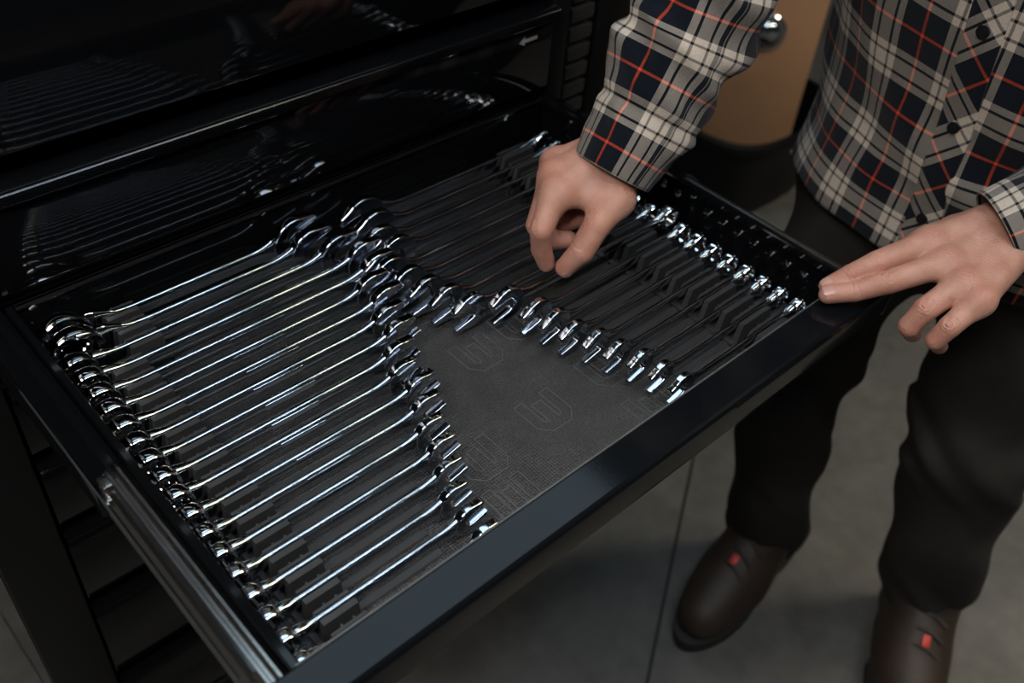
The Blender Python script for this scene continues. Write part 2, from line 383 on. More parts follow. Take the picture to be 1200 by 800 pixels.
# closed drawer fronts with a full-width pull along their upper edge
def drawer_front(z0, z1, x0=.113, x1=.741, yy=Y0):
    d = cb('drawer_front', (x0, yy - .004, z0), (x1, yy + .016, z1 - .018), 'black_gloss', .0015)
    # rounded pull profile: rolls forward over the face, with fine ribs along its lip
    pr = [(yy + .016, z1 - .018), (yy + .016, z1 - .002), (yy + .008, z1), (yy - .004, z1 - .001), (yy - .011, z1 - .004), (yy - .013, z1 - .0065)]
    for k in range(4):
        zz = z1 - .0075 - k * .0021
        pr += [(yy - .0132 + k * .0006, zz), (yy - .0122 + k * .0006, zz - .0005), (yy - .0122 + k * .0006, zz - .0014)]
    pr += [(yy - .009, z1 - .017), (yy - .004, z1 - .018)]
    p = cp('pull_rail', pr, x0, x1, 'black_gloss', d)
    cp('pull_trim', [(yy - .0122, z1 - .0048), (yy - .0116, z1 - .0040), (yy - .0121, z1 - .0036), (yy - .0130, z1 - .0046)], x0, x1, 'dark_steel', d)
    return d
df_ = drawer_front(.872, .968)
# small pale arrow printed near the right end of that front, as a thin decal
ax_, az_ = .690 - OFF.x, .9355; yf_ = Y0 - .0040 - OFF.y
prism('arrow_mark', [(ax_ + a, az_ + b) for a, b in ((0, 0), (.009, .0052), (.009, .0020), (.027, .0026), (.027, -.0014), (.009, -.0014), (.009, -.0048))], 'y', yf_ - .0003, yf_ + .0002, 'decal', df_)
drawer_front(.990, 1.14); drawer_front(1.16, 1.33); drawer_front(1.35, 1.53)
for z0, z1 in ((.690, .775), (.585, .675), (.455, .570), (.300, .440), (.150, .285)): drawer_front(z0, z1, yy=Y0 + .006)
cb('cross_rail', (.11, Y0 + .004, .857), (.744, Y0 + .03, .868), 'black_satin', .001)
cb('cross_rail', (.11, Y0 + .004, .776), (.744, Y0 + .03, .784), 'black_satin', .001)

# the open drawer
ZR, ZF = .860, .787       # rim and floor heights
DX0, DX1, DY0, DY1 = .132, .737, .270, .692
od = cb('open_drawer', (DX0 + .002, DY0, ZF - .003), (DX1 - .002, DY1 - .004, ZF), 'black_gloss')
# side walls with a rolled-over rim
for s, x in ((1, DX0), (-1, DX1)):
    pr = [(x, ZF - .003), (x, ZR - .002), (x + s * .001, ZR), (x + s * .0055, ZR), (x + s * .0065, ZR - .0012), (x + s * .0065, ZR - .007), (x + s * .0052, ZR - .007), (x + s * .0052, ZR - .0022), (x + s * .0016, ZR - .0022), (x + s * .0016, ZF - .003)]
    prism('drawer_side', [(a - OFF.x, z - OFF.z) for a, z in pr], 'y', DY0 - OFF.y, DY1 - .002 - OFF.y, 'black_gloss', od)
cb('drawer_back', (DX0 + .007, DY1 - .006, ZF), (DX1 - .007, DY1 - .004, ZR), 'black_gloss', 0, od)
cb('back_rim', (DX0 + .007, DY1 - .009, ZR - .003), (DX1 - .007, DY1 - .0015, ZR), 'black_satin', .001, od)
# drawer front: flat-topped pull lip with a recessed face under it
pr = [(.2775, ZF - .004), (.2775, .8545), (.2775, ZR + .0005), (.2760, ZR + .0010), (.2490, ZR - .0002), (.2466, ZR - .0016), (.2450, ZR - .0045), (.2446, ZR - .0095), (.2452, .8300), (.2470, .8260), (.2520, .8252), (.2620, .8290), (.2640, ZF - .004)]
fp_ = cp('front_panel', pr, .112, .757, 'lip_gloss', od); fp_.data.set_sharp_from_angle(angle=math.radians(12))
cp('front_trim', [(.2462, ZR - .0029), (.2447, ZR - .0060), (.2439, ZR - .0060), (.2456, ZR - .0024)], .52, .757, 'chrome', od)
cp('inner_edge_trim', [(.2768, ZR + .0002), (.2782, ZR + .0002), (.2782, ZR + .0018), (.2768, ZR + .0018)], .135, .735, 'dull_steel', od)
for x0, x1 in ((.111, .113), (.756, .758)):
    cb('end_cap', (x0, .2445, .8245), (x1, .2775, ZR + .0012), 'black_plastic', .0008, od)
# ball-bearing slides on both outer sides
def slide(x0, s):
    pts = [(0, .852), (.004, .8555), (.006, .8555), (.008, .851), (.010, .851), (.0115, .8545), (.0135, .8545), (.016, .848), (.0185, .846), (.020, .840), (.020, .815), (.0, .815)]
    prism('slide_rail', [(x0 + s * a - OFF.x, z - OFF.z) for a, z in pts], 'y', .279 - OFF.y, DY1 - OFF.y, 'slide_steel', od, ang=20)
    pts2 = [(.001, .8562), (.0055, .8585), (.012, .8580), (.0165, .8520), (.0225, .8480), (.0235, .838), (.0235, .812), (.0, .812), (.0, .8540)]
    prism('slide_cover', [(x0 + s * a - OFF.x, z - OFF.z) for a, z in pts2], 'y', .488 - OFF.y, DY1 - OFF.y, 'black_gloss', od, ang=20)
    prism('slide_wire', [(x0 + s * a - OFF.x, z - OFF.z) for a, z in [(.0215, .846), (.0235, .847), (.0245, .844), (.0225, .843)]], 'y', .300 - OFF.y, DY1 - OFF.y, 'chrome', od)
    bm = bmesh.new()
    add_box(bm, (x0 + s * .016 - OFF.x - .0045, .476 - OFF.y, .836 - OFF.z), (x0 + s * .016 - OFF.x + .0045, .490 - OFF.y, .853 - OFF.z), .002)
    add_box(bm, (x0 + s * .020 - OFF.x - .004, .470 - OFF.y, .838 - OFF.z), (x0 + s * .020 - OFF.x + .004, .479 - OFF.y, .846 - OFF.z), .002)
    bm_obj('slide_latch', bm, 'slide_steel', od)
slide(.1315, -1); slide(.7375, 1)

# ------------------------------------------------------------------ drawer liner with raised marks
ZM = .795
liner = empty('drawer_liner', (.4345, .48, .788))
tag(liner, 'dark grey knurled rubber drawer liner with raised three-bar marks under the wrenches', 'drawer liner')
LO = Vector(liner.location)
box('mat', Vector((.1345, .279, .788)) - LO, Vector((.7345, .684, ZM)) - LO, 'mat_rubber', liner, .001)
def mark(cx, cy, w=.040, h=.040):
    """outline of an upright three-bar mark, opening away from the drawer front, as thin raised ridges"""
    b = .010; bm = bmesh.new(); z = ZM
    def ridge(p, q):
        p, q = Vector(p), Vector(q); d = (q - p).normalized(); nn = Vector((-d.y, d.x)) * .00035
        c = [p - nn, q - nn, q + nn, p + nn]
        lo = [bm.verts.new((v.x, v.y, z - .0004)) for v in c]; hi = [bm.verts.new((v.x, v.y, z + .0007)) for v in c]
        for k in range(4): bm.faces.new((lo[k], lo[(k + 1) % 4], hi[(k + 1) % 4], hi[k]))
        bm.faces.new(hi)
    L, R_, B, T = -w / 2, w / 2, -h / 2, h / 2
    out = [(L, T), (L, B + .010), (L + .009, B), (R_ - .009, B), (R_, B + .010), (R_, T), (R_ - b, T), (R_ - b, B + .013), (R_ - b - .003, B + .010), (.0052, B + .010),
           (.0052, T - .007), (-.0052, T - .007), (-.0052, B + .010), (L + b + .003, B + .010), (L + b, B + .013), (L + b, T)]
    for k in range(len(out)): ridge(out[k], out[(k + 1) % len(out)])
    bmesh.ops.translate(bm, verts=bm.verts, vec=Vector((cx, cy, 0)) - Vector((LO.x, LO.y, LO.z)))
    bm_obj('raised_mark', bm, 'logo_rubber', liner, smooth=False)
for cx, cy in ((.446, .463), (.444, .373), (.365, .368), (.522, .378), (.500, .472), (.520, .318), (.360, .320)): mark(cx, cy)

# ------------------------------------------------------------------ wrenches
def build_handle(h0, h1, t, xa, xb, ro, rb):
    """rounded-rectangle bar from xa to xb, taller at both necks"""
    n = 40; prof = []
    vs_, fs = [], []; m = 16
    for k in range(n):
        s = k / (n - 1); x = xa + (xb - xa) * s
        hh = h0 + (h1 - h0) * s
        d0 = x - xa; d1 = xb - x
        fl_ = 1 + (rb * .72 / h0 - 1) * math.exp(-(d0 / (rb * .75)) ** 2) + (ro * .60 / h1 - 1) * math.exp(-(d1 / (ro * .62)) ** 2)
        tt = t * (1 + 1.1 * math.exp(-(d0 / .011) ** 2) + .34 * math.exp(-(d1 / (ro * .8)) ** 2)); hh *= fl_
        for j in range(m):
            a = 2 * math.pi * (j + .5) / m; ca, sa = math.cos(a), math.sin(a)
            e = .58
            y = tt * math.copysign(abs(ca) ** e, ca); z = hh * math.copysign(abs(sa) ** e, sa)
            vs_.append((x, y, z))
    for k in range(n - 1):
        for j in range(m): fs.append((k * m + j, (k + 1) * m + j, (k + 1) * m + (j + 1) % m, k * m + (j + 1) % m))
    fs.append(tuple(range(m))); fs.append(tuple(range((n - 1) * m, n * m))[::-1])
    return vs_, fs
def build_box(r, t):
    """twelve-point ring end"""
    seg = 48; vs_, fs = [], []
    prof = [(r - .0012, -t), (r - .0003, -t * .82), (r, -t * .45), (r, t * .45), (r - .0003, t * .82), (r - .0012, t), (None, t), (None, t - .0012), (None, -t + .0012), (None, -t)]
    n = len(prof)
    for k in range(seg):
        a = 2 * math.pi * k / seg
        ri = r * (.66 + .045 * (1 if k % 4 == 0 else (.1 if k % 2 == 0 else .4)))
        for q, (rr, y) in enumerate(prof):
            R_ = rr if rr is not None else (ri + (.0010 if q in (6, 9) else 0))
            vs_.append((R_ * math.cos(a), y, R_ * math.sin(a)))
    for k in range(seg):
        for q in range(n): fs.append((k * n + q, k * n + (q + 1) % n, ((k + 1) % seg) * n + (q + 1) % n, ((k + 1) % seg) * n + q))
    return vs_, fs
def build_open(r, t, tilt):
    """open-end head around the origin, neck towards -x, jaws opening towards +x turned by tilt"""
    w = r * .42; out = []
    a0 = math.asin(w / r * .98)
    # local frame of the jaws
    def J(u, v): return (u * math.cos(tilt) - v * math.sin(tilt), u * math.sin(tilt) + v * math.cos(tilt))
    # outer arc from upper jaw tip around the back to the lower jaw tip
    tipx = r * 1.02
    pts = [J(tipx, w), J(tipx + r * .05, w + r * .17), J(tipx - r * .10, w + r * .33)]
    A0 = math.radians(58); A1 = 2 * math.pi - math.radians(50)
    for k in range(47):
        a = A0 + (A1 - A0) * k / 46
        rr = r * (1.0 + .0 * k)
        x, z = rr * math.cos(a), rr * math.sin(a) * 1.02
        pts.append(J(x, z))
    pts += [J(tipx - r * .02, -w - r * .36), J(tipx + r * .10, -w - r * .20), J(tipx + r * .07, -w)]
    for u, v in ((.02, -1), (-.16, -.86), (-.26, -.5), (-.28, 0), (-.26, .5), (-.16, .86), (.02, 1)):
        pts.append(J(u * r, v * w))
    bm = bmesh.new()
    lo = [bm.verts.new((x, -t, z)) for x, z in pts]
    f = bm.faces.new(lo)
    ret = bmesh.ops.extrude_face_region(bm, geom=[f])
    bmesh.ops.translate(bm, verts=[v for v in ret['geom'] if isinstance(v, bmesh.types.BMVert)], vec=(0, 2 * t, 0))
    bmesh.ops.recalc_face_normals(bm, faces=bm.faces)
    es = [e for e in bm.edges if abs(e.verts[0].co.y - e.verts[1].co.y) < 1e-6]
    bmesh.ops.bevel(bm, geom=es, offset=min(.0016, t * .45), segments=4, profile=.5, affect='EDGES', clamp_overlap=True)
    return bm

def wrench(xbox, xopen, y, zc, ro, rb, hh, th, tilt, flip, label, group, roll=0., pitch=0.):
    """xbox / xopen: centres of ring and open head; flip: open end towards -x"""
    L = abs(xopen - xbox)
    e = empty('combination_wrench', (xbox, y, zc)); e.rotation_euler = (roll, pitch, math.pi if flip else 0)
    tag(e, label, 'wrench', group)
    v, f = build_handle(hh * .92, hh, th, rb * .80, L - ro * .62, ro, rb); mesh_obj('handle', v, f, 'chrome', e, ang=40)
    v, f = build_box(rb, th * 2.35); mesh_obj('box_end', v, f, 'chrome_shiny', e, ang=38)
    bm = build_open(ro, th * 1.68, tilt); bmesh.ops.translate(bm, verts=bm.verts, vec=(L, 0, 0)); harden(bm_obj('open_end', bm, 'chrome', e, ang=70))
    # stamped panel on the shank
    bm = bmesh.new(); add_box(bm, (L * .42, -th - .00025, -hh * .45), (L * .62, th + .00025, hh * .45), .0002, 1); bm_obj('shank_panel', bm, 'chrome', e)
    return e
ORD = ['first', 'second', 'third', 'fourth', 'fifth', 'sixth', 'seventh', 'eighth', 'ninth', 'tenth', 'eleventh', 'twelfth', 'thirteenth', 'fourteenth', 'fifteenth', 'sixteenth', 'seventeenth', 'eighteenth', 'nineteenth']
XN = [.368, .374, .392, .408, .408, .388, .389, .375, .372, .356, .345, .347, .337, .325, .320, .310, .298, .296, .294]
YL = [.670 - .0206 * i for i in range(19)]
YR = [.6600 - .0206 * i for i in range(19)]
rackL = empty('wrench_rack', (.24, .48, ZM)); tag(rackL, 'black plastic wrench rack with upright clips beside the steel slide rail', 'wrench rack', 'wrench racks')
rackR = empty('wrench_rack', (.62, .48, ZM)); tag(rackR, 'black plastic wrench rack with tall tapered clips next to the resting hand', 'wrench rack', 'wrench racks')
def clip(rack, x0, x1, y, top, taper, gap):
    """two upright walls joined at the foot, the wrench shank stands between them"""
    o = rack.location; bm = bmesh.new(); w = .0024
    for s in (-1, 1):
        ya, yb = (gap, gap + (w if s > 0 else .0050))
        pts = [(x0 - taper, 0), (x1 + taper, 0), (x1, top), (x0, top)]
        lo = [bm.verts.new((px - o.x, y + s * ya - o.y, pz)) for px, pz in pts]; hi = [bm.verts.new((px - o.x, y + s * (yb + (.0012 if pz == 0 else 0)) - o.y, pz)) for px, pz in pts]
        for k in range(4): bm.faces.new((lo[k], lo[(k + 1) % 4], hi[(k + 1) % 4], hi[k]))
        bm.faces.new(lo); bm.faces.new(hi)
    add_box(bm, (x0 - taper - .004 - o.x, y - gap - .004 - o.y, 0), (x1 + taper + .004 - o.x, y + gap + .004 - o.y, .0035))
    for xx in (x0 + (x1 - x0) * .35, x0 + (x1 - x0) * .7):
        add_box(bm, (xx - .0008 - o.x, y + gap + w - o.y, 0), (xx + .0008 - o.x, y + gap + w + .0022 - o.y, top - .001))
    return bm_obj('clip', bm, 'rack_plastic', rack, smooth=False)
def strip(rack, x0, x1, y):
    o = rack.location
    box('foot_strip', (x0 - o.x, y - .0035 - o.y, 0), (x1 - o.x, y + .0035 - o.y, .0022), 'rack_plastic', rack, .0008, 1)
for i in range(19):
    f = i / 18
    ro = .0250 - .0112 * f ** .62; rb = .0185 - .0082 * f ** .8; hh = .0074 - .0026 * f; th = .0028 - .0006 * f
    if i < 3: ro += .001
    if i < 2: rb = .0250
    zc = .8225 - .0085 * f
    zc = max(zc, ZM + max(ro * 1.03, rb) + .001)
    xo = XN[i] + ro * .90
    xb = .1395 + rb
    lab = f'chrome wrench, {ORD[i]} from the cabinet face in the row beside the steel slide rail'
    wrench(xb, xo, YL[i], zc, ro, rb, hh, th, math.radians(15), False, lab, 'wrenches in the row beside the slide rail')
    xc = .214 if i < 3 else .190
    clip(rackL, xc - .014, xc + .014, YL[i], zc + hh - .0015 - ZM, .002, th + .0006)
    strip(rackL, xb + rb + .012, XN[i] - .012, YL[i])
XH = [.462, .462, .452, .456, .433, .438, .443, .451, .460, .486, .505, .509, .512, .521, .526, .534, .538, .541, .547]
for i in range(19):
    f = i / 18
    ro = .0255 - .0112 * f ** .62; rb = .0165 - .0064 * f ** .8; hh = .0068 - .0026 * f; th = .0026 - .0006 * f
    zc = .8195 - .0075 * f; zc = max(zc, ZM + ro * 1.03 + .001)
    xb = .7275 - rb
    lab = f'chrome wrench, {ORD[i]} from the cabinet face in the row below the two hands'
    lift = .009 if i == 9 else 0
    if i == 9: lab = 'chrome wrench pinched between thumb and forefinger, tenth in its row'
    wrench(xb, XH[i] + .002, YR[i], zc + lift, ro, rb, hh, th, math.radians(-15), True, lab, 'wrenches in the row below the hands', pitch=(-.0 if i == 9 else 0))
    # in the flipped wrench a positive tilt still lifts the jaws; turn it over so that they point down
    clip(rackR, .648, .690, YR[i], zc + hh - .001 - ZM, .007, th + .0006)
    strip(rackR, XH[i] + ro + .012, .640, YR[i])

# ------------------------------------------------------------------ person
person = empty('person', (1.06, .26, 0))
tag(person, 'person in navy plaid shirt and dark trousers reaching into the open drawer', 'person')
PO = np.array(person.location)

def split(V, Q):
    n = len(V); e = np.stack([Q, np.roll(Q, -1, 1)], 2).reshape(-1, 2); es = np.sort(e, 1)
    u, inv = np.unique(es, axis=0, return_inverse=True); inv = inv.reshape(-1, 4)
    M = (V[u[:, 0]] + V[u[:, 1]]) / 2; Cc = V[Q].mean(1)
    m = inv + n; c = np.arange(len(Q)) + n + len(M)
    Q2 = np.concatenate([np.stack([Q[:, k], m[:, k], c, m[:, k - 1]], 1) for k in range(4)])
    return np.concatenate([V, M, Cc]), Q2
def normals(V, Q):
    f = np.cross(V[Q[:, 2]] - V[Q[:, 0]], V[Q[:, 3]] - V[Q[:, 1]]); N = np.zeros_like(V)
    for k in range(4): np.add.at(N, Q[:, k], f)
    return N / np.maximum(np.linalg.norm(N, axis=1), 1e-12)[:, None]
def wrinkle(V, Q, joints, mcps, n):
    N = normals(V, Q); disp = np.zeros(len(V))
    for p, ax, r, j in joints:
        ax = ax / np.linalg.norm(ax); d = V - p
        up = n - ax * np.dot(n, ax); up = up / np.linalg.norm(up); la = np.cross(ax, up)
        s_ = d @ ax; l_ = d @ la; w = np.clip((d @ up) / r, 0, 1) ** .7 * (np.linalg.norm(d, axis=1) < r * 2.2)
        if j == 1:
            e = np.sqrt((s_ / .0065) ** 2 + (l_ / .0085) ** 2)
            g = sum(np.exp(-((e - e0) / .13) ** 2) for e0 in (.42, .80, 1.15)) * (.6 + .4 * np.sin(l_ * 900 + s_ * 500)) * np.clip(1.5 - np.abs(l_) / .007, 0, 1)
            disp -= .00075 * g * w
        else:
            g = sum(np.exp(-((s_ - o - 18 * l_ ** 2 * np.sign(o)) / .0007) ** 2) for o in (-.0019, .0019)); disp -= .00040 * g * w
    for m in mcps:   # softer folds over the knuckles
        d = V - m; k = np.exp(-(np.linalg.norm(d - n * .009, axis=1) / .009) ** 2)
        disp += k * .00030 * np.sin((d[:, 0] * 1.0 + d[:, 2] * .6) * 1300 + 4 * np.sin(d[:, 1] * 330 + d[:, 0] * 210)) * np.sin(d[:, 1] * 420 + 1)
    return V + N * disp[:, None]

def hand_field(wrist, fore, fingers, thumb, lo, hi, h, palm_n, palm_r=.0115, creases=True, thenar=None):
    F = Field(lo, hi, h)
    n = np.array(palm_n, float); n /= np.linalg.norm(n)
    palm = F.cone(wrist, fore, .026, .030, (n, 1.22))
    mcps = [np.array(f[0][0]) for f in fingers]
    wr = np.array(wrist, float)
    row = (mcps[-1] - mcps[0]); row /= np.linalg.norm(row)
    for k, mc in enumerate(mcps):
        base = wr + row * (k - 1.5) * .0105
        palm = smin(palm, F.cone(base, mc, .0145, palm_r + (.0005 if k in (0, 1) else -.0008), None), .010)
        # tendon ridge on the back of the hand
        palm = smin(palm, F.cone(base * .55 + mc * .45 + n * .0100, mc + n * .0030, .0030, .0048), .008)
    for a, b in zip(mcps[:-1], mcps[1:]):
        palm = smin(palm, F.cone(a - n * .001, b - n * .001, .0095, .0095), .010)
    tb = np.array(thumb[0][0])
    palm = smin(palm, F.cone(wr * .75 + mcps[0] * .25, tb, .0145, .0135), .012)
    palm = smin(palm, F.cone(mcps[0] - n * .004, tb, .0095, .0120), .012)
    if thenar is not None: palm = smin(palm, F.ell(thenar[0], thenar[1]), .012)
    D = palm
    joints = []
    for fi, fg in enumerate(fingers + [thumb]):
        fd = None
        for (p, rp), (q, rq) in zip(fg[:-1], fg[1:]):
            d = F.cone(p, q, rp, rq); fd = d if fd is None else smin(fd, d, .0012)
        for j in range(1, len(fg) - 1):
            p = np.array(fg[j][0]); joints.append((p, np.array(fg[j + 1][0]) - np.array(fg[j - 1][0]), fg[j][1], j))
        D = smin(D, smin(palm, fd, .011), .0012)
    V, Q = surface_nets(D.astype(np.float32), F.lo, h)
    V = relax(V, Q, 2, .45)
    V, Q = split(V, Q); V = relax(V, Q, 1, .5)
    V = wrinkle(V, Q, joints, mcps, n)
    # ruddy knuckles and finger ends
    red = np.zeros(len(V))
    for mc in mcps: red += .55 * np.exp(-(np.linalg.norm(V - (mc + n * .010), axis=1) / .010) ** 2)
    for p, ax, r, j in joints: red += .40 * np.exp(-(np.linalg.norm(V - p, axis=1) / (r * 1.25)) ** 2)
    for fg in fingers + [thumb]: red += .45 * np.exp(-(np.linalg.norm(V - np.array(fg[-1][0]), axis=1) / .011) ** 2)
    return V, Q, np.clip(red, 0, .85)

# ---- left hand: laid over the drawer's front corner, first two fingers flat on the rim
LW = (.8560, .1960, .9152); LFORE = (.930, .140, .975)
LF = [
    [((.7766, .2393, .9041), .0120), ((.7274, .2585, .8930), .0102), ((.7060, .2680, .8835), .0092), ((.6905, .2775, .8722), .0080)],
    [((.7687, .2147, .9001), .0120), ((.7185, .2388, .8880), .0106), ((.6977, .2564, .8765), .0094), ((.6815, .2710, .8712), .0083)],
    [((.7594, .1930, .8956), .0118), ((.7235, .2020, .8790), .0106), ((.7170, .2065, .8600), .0096), ((.7330, .2060, .8430), .0082)],
    [((.7541, .1729, .8925), .0112), ((.7252, .1782, .8745), .0096), ((.7210, .1825, .8590), .0088), ((.7360, .1815, .8440), .0076)]]
LT = [((.8240, .2350, .8960), .0120), ((.8000, .2520, .8800), .0100), ((.7760, .2600, .8720), .0085)]
ln_ = np.cross(np.array(LF[3][0][0]) - np.array(LF[0][0][0]), np.array(LW) - np.array(LF[1][0][0])); ln_ = ln_ / np.linalg.norm(ln_)
if ln_[2] < 0: ln_ = -ln_
VL, QL, redL = hand_field(LW, LFORE, LF, LT, (.662, .115, .825), (.950, .290, 1.01), .00135, ln_)
# ---- right hand: thumb and forefinger pinch a wrench shank, the others curl behind
RW = (.648, .485, .937); RFORE = (.682, .490, 1.035)
RFG = [
    [((.5574, .4926, .9091), .0130), ((.5295, .4800, .8860), .0108), ((.5335, .4810, .8620), .0096), ((.5400, .4785, .8440), .0082)],
    [((.5704, .5086, .9130), .0126), ((.5440, .4990, .8740), .0106), ((.5560, .4890, .8570), .0094), ((.5680, .4800, .8580), .0084)],
    [((.5854, .5226, .9130), .0118), ((.5640, .5080, .8760), .0100), ((.5780, .4970, .8620), .0090), ((.5900, .4880, .8680), .0080)],
    [((.6000, .5310, .8990), .0108), ((.5860, .5150, .8690), .0090), ((.5980, .5040, .8620), .0082), ((.6080, .4960, .8660), .0074)]]
RT = [((.5975, .4560, .9040), .0165), ((.5700, .4505, .8910), .0128), ((.5545, .4510, .8680), .0114), ((.5460, .4605, .8475), .0092)]
rn_ = np.cross(np.array(RFG[3][0][0]) - np.array(RFG[0][0][0]), np.array(RW) - np.array(RFG[1][0][0])); rn_ = rn_ / np.linalg.norm(rn_)
if rn_[2] < 0: rn_ = -rn_
VR, QR, redR = hand_field(RW, RFORE, RFG, RT, (.505, .425, .822), (.730, .560, 1.08), .00135, rn_, thenar=((.607, .468, .908), (.026, .017, .017)))

# ---- rest of the body, coarser, hidden by the clothes from neck to ankle
def body():
    F = Field((.60, -.02, .05), (1.26, .60, 1.80), .009)
    c = F.cone
    D = smin(c((1.07, .285, .88), (1.02, .285, 1.10), .130, .115), c((1.02, .285, 1.10), (.945, .285, 1.33), .115, .12), .06)
    D = smin(D, c((.95, .19, 1.36), (.95, .38, 1.36), .065, .065), .06)
    D = smin(D, c((.94, .285, 1.40), (.895, .285, 1.53), .055, .052), .03)
    # head
    D = smin(D, F.ell((.865, .285, 1.635), (.098, .077, .112)), .02)
    D = smin(D, c((.835, .285, 1.585), (.800, .285, 1.560), .052, .030), .03)
    D = smin(D, c((.785, .285, 1.640), (.762, .285, 1.612), .010, .014), .012)
    for s in (-1, 1):
        D = smin(D, F.ell((.872, .285 + s * .078, 1.622), (.017, .008, .030)), .006)
        D = smin(D, F.ell((.792, .285 + s * .032, 1.656), (.020, .022, .010)), .008)
        D = np.maximum(D, -F.ell((.768, .285 + s * .032, 1.640), (.012, .013, .008)))
    D = np.maximum(D, -F.ell((.752, .285, 1.577), (.012, .024, .004)))
    D = smin(D, c((.93, .45, 1.37), (.755, .49, 1.215), .050, .040), .03); D = smin(D, c((.755, .49, 1.215), (.665, .487, .985), .040, .028), .02)
    D = smin(D, c((.95, .11, 1.37), (1.03, .08, 1.09), .050, .040), .03); D = smin(D, c((1.03, .08, 1.09), (.900, .163, .950), .040, .030), .02)
    D = smin(D, c((1.045, .400, .86), (.965, .385, .50), .070, .045), .05); D = smin(D, c((.965, .385, .50), (1.042, .372, .10), .040, .030), .03)
    D = smin(D, c((1.08, .195, .86), (1.070, .172, .50), .070, .045), .05); D = smin(D, c((1.070, .172, .50), (1.142, .138, .10), .040, .030), .03)
    return surface_nets(D.astype(np.float32), F.lo, .009)
VB, QB = body(); VB = relax(VB, QB, 2, .5)
redB = np.zeros(len(VB))
V = np.concatenate([VB, VL, VR]) - PO; Q = np.concatenate([QB, QL + len(VB), QR + len(VB) + len(VL)])
bo = mesh_obj('body', V, Q, 'skin', person, ang=180)
att = bo.data.attributes.new('ruddy', 'FLOAT', 'POINT'); att.data.foreach_set('value', np.concatenate([redB, redL, redR]).astype(np.float32))

def nail(tip, prev, r, n):
    """thin curved plate on the back of the finger end"""
    t = np.array(tip) - PO; d = np.array(tip) - np.array(prev); d = d / np.linalg.norm(d)
    n = np.array(n) - d * np.dot(n, d); n = n / np.linalg.norm(n); s = np.cross(d, n)
    vs_, fs = [], []; NU, NV = 9, 9
    for i in range(NU):
        u = -1 + 2 * i / (NU - 1)
        for j in range(NV):
            v = -1 + 2 * j / (NV - 1)
            vv = v * .0054 - .0006; uu = u * (.0052 - .0016 * max(0, abs(v) - .45) ** 2 * 3)
            ang_ = uu / r
            p = t + d * (vv + .0002) + s * math.sin(ang_) * (r + .0002) + n * (math.cos(ang_) * (r + .0003) - .0003 * v * v - .0008 * max(0, v))
            vs_.append(p)
    top = len(vs_)
    for i in range(NU):
        for j in range(NV): vs_.append(vs_[i * NV + j] - n * .0012)
    for i in range(NU - 1):
        for j in range(NV - 1):
            fs.append((i * NV + j, (i + 1) * NV + j, (i + 1) * NV + j + 1, i * NV + j + 1)); fs.append(tuple(top + q for q in (i * NV + j, i * NV + j + 1, (i + 1) * NV + j + 1, (i + 1) * NV + j)))
    rim = [i * NV for i in range(NU)] + [(NU - 1) * NV + j for j in range(1, NV)] + [i * NV + NV - 1 for i in range(NU - 2, -1, -1)] + [j for j in range(NV - 2, 0, -1)]
    for k in range(len(rim)): a, b = rim[k], rim[(k + 1) % len(rim)]; fs.append((a, b, top + b, top + a))
    return mesh_obj('fingernail', vs_, fs, 'nail', bo, ang=60)
for k in (0, 1): nail(LF[k][3][0], LF[k][2][0], LF[k][3][1], ln_ + np.array((-.2, .0, .3)))
nail(RT[3][0], RT[2][0], RT[3][1], np.array((-.25, -1.0, .1)))

# ---- cloth tubes
def fold(P, amp, seedv, sc):
    return amp * noise.fractal(Vector(P) * sc + Vector((seedv, seedv * 1.7, 0)), 1.0, 2.0, 3)
def cloth_tube(name, pts, radii, mat, parent, nseg, nring, ref, wr, uvo=(0, 0), flat=(1, 1), thick=True, hem_in=.006, open_end=True, uvscale=None, vs_k=1.):
    """sleeve: tube through pts; wr(s, a, L) -> radial displacement; ref: direction where u = 0"""
    C = catmull(pts, nseg); n = len(pts)
    Rr = catmull([(r, 0, 0) for r in radii], nseg)[:, 0]
    L = np.concatenate([[0], np.cumsum(np.linalg.norm(np.diff(C, axis=0), axis=1))])
    vs_, uv = [], []; pn = None; rm = float(np.mean(Rr))
    for k in range(nseg):
        d = Vector(C[min(k + 1, nseg - 1)] - C[max(k - 1, 0)]).normalized()
        if pn is None: pn = Vector(ref)
        pn = (pn - d * pn.dot(d)).normalized(); bn = d.cross(pn)
        for j in range(nring + 1):
            a = 2 * math.pi * j / nring
            r = float(Rr[k]) + wr(L[k], a, L[-1], Vector(C[k]))
            vs_.append(Vector(C[k]) + pn * (math.cos(a) * r * flat[0]) + bn * (math.sin(a) * r * flat[1]) - Vector(PO)); uv.append((uvo[0] + a * (uvscale or rm), uvo[1] + L[k] * vs_k))
    m = nring + 1; fs = []
    for k in range(nseg - 1):
        for j in range(nring): fs.append((k * m + j, k * m + j + 1, (k + 1) * m + j + 1, (k + 1) * m + j))
    # turned-in hem at the start: a second ring inside
    b0 = len(vs_)
    for rowi, (dl, sh) in enumerate(((0, .82), (.02, .74))):
        c0 = Vector(C[0]) - Vector(PO); kk = 0 if rowi == 0 else min(6, nseg - 1)
        for j in range(m):
            base = vs_[kk * m + j]; cc = Vector(C[kk]) - Vector(PO)
            vs_.append(cc + (base - cc) * (.95 if rowi == 0 else .90)); uv.append(uv[kk * m + j])
    for j in range(nring):
        fs.append((j + 1, j, b0 + j, b0 + j + 1)); fs.append((b0 + j + 1, b0 + j, b0 + m + j, b0 + m + j + 1))
    return mesh_obj(name, vs_, fs, mat, parent, ang=180, uv=uv)

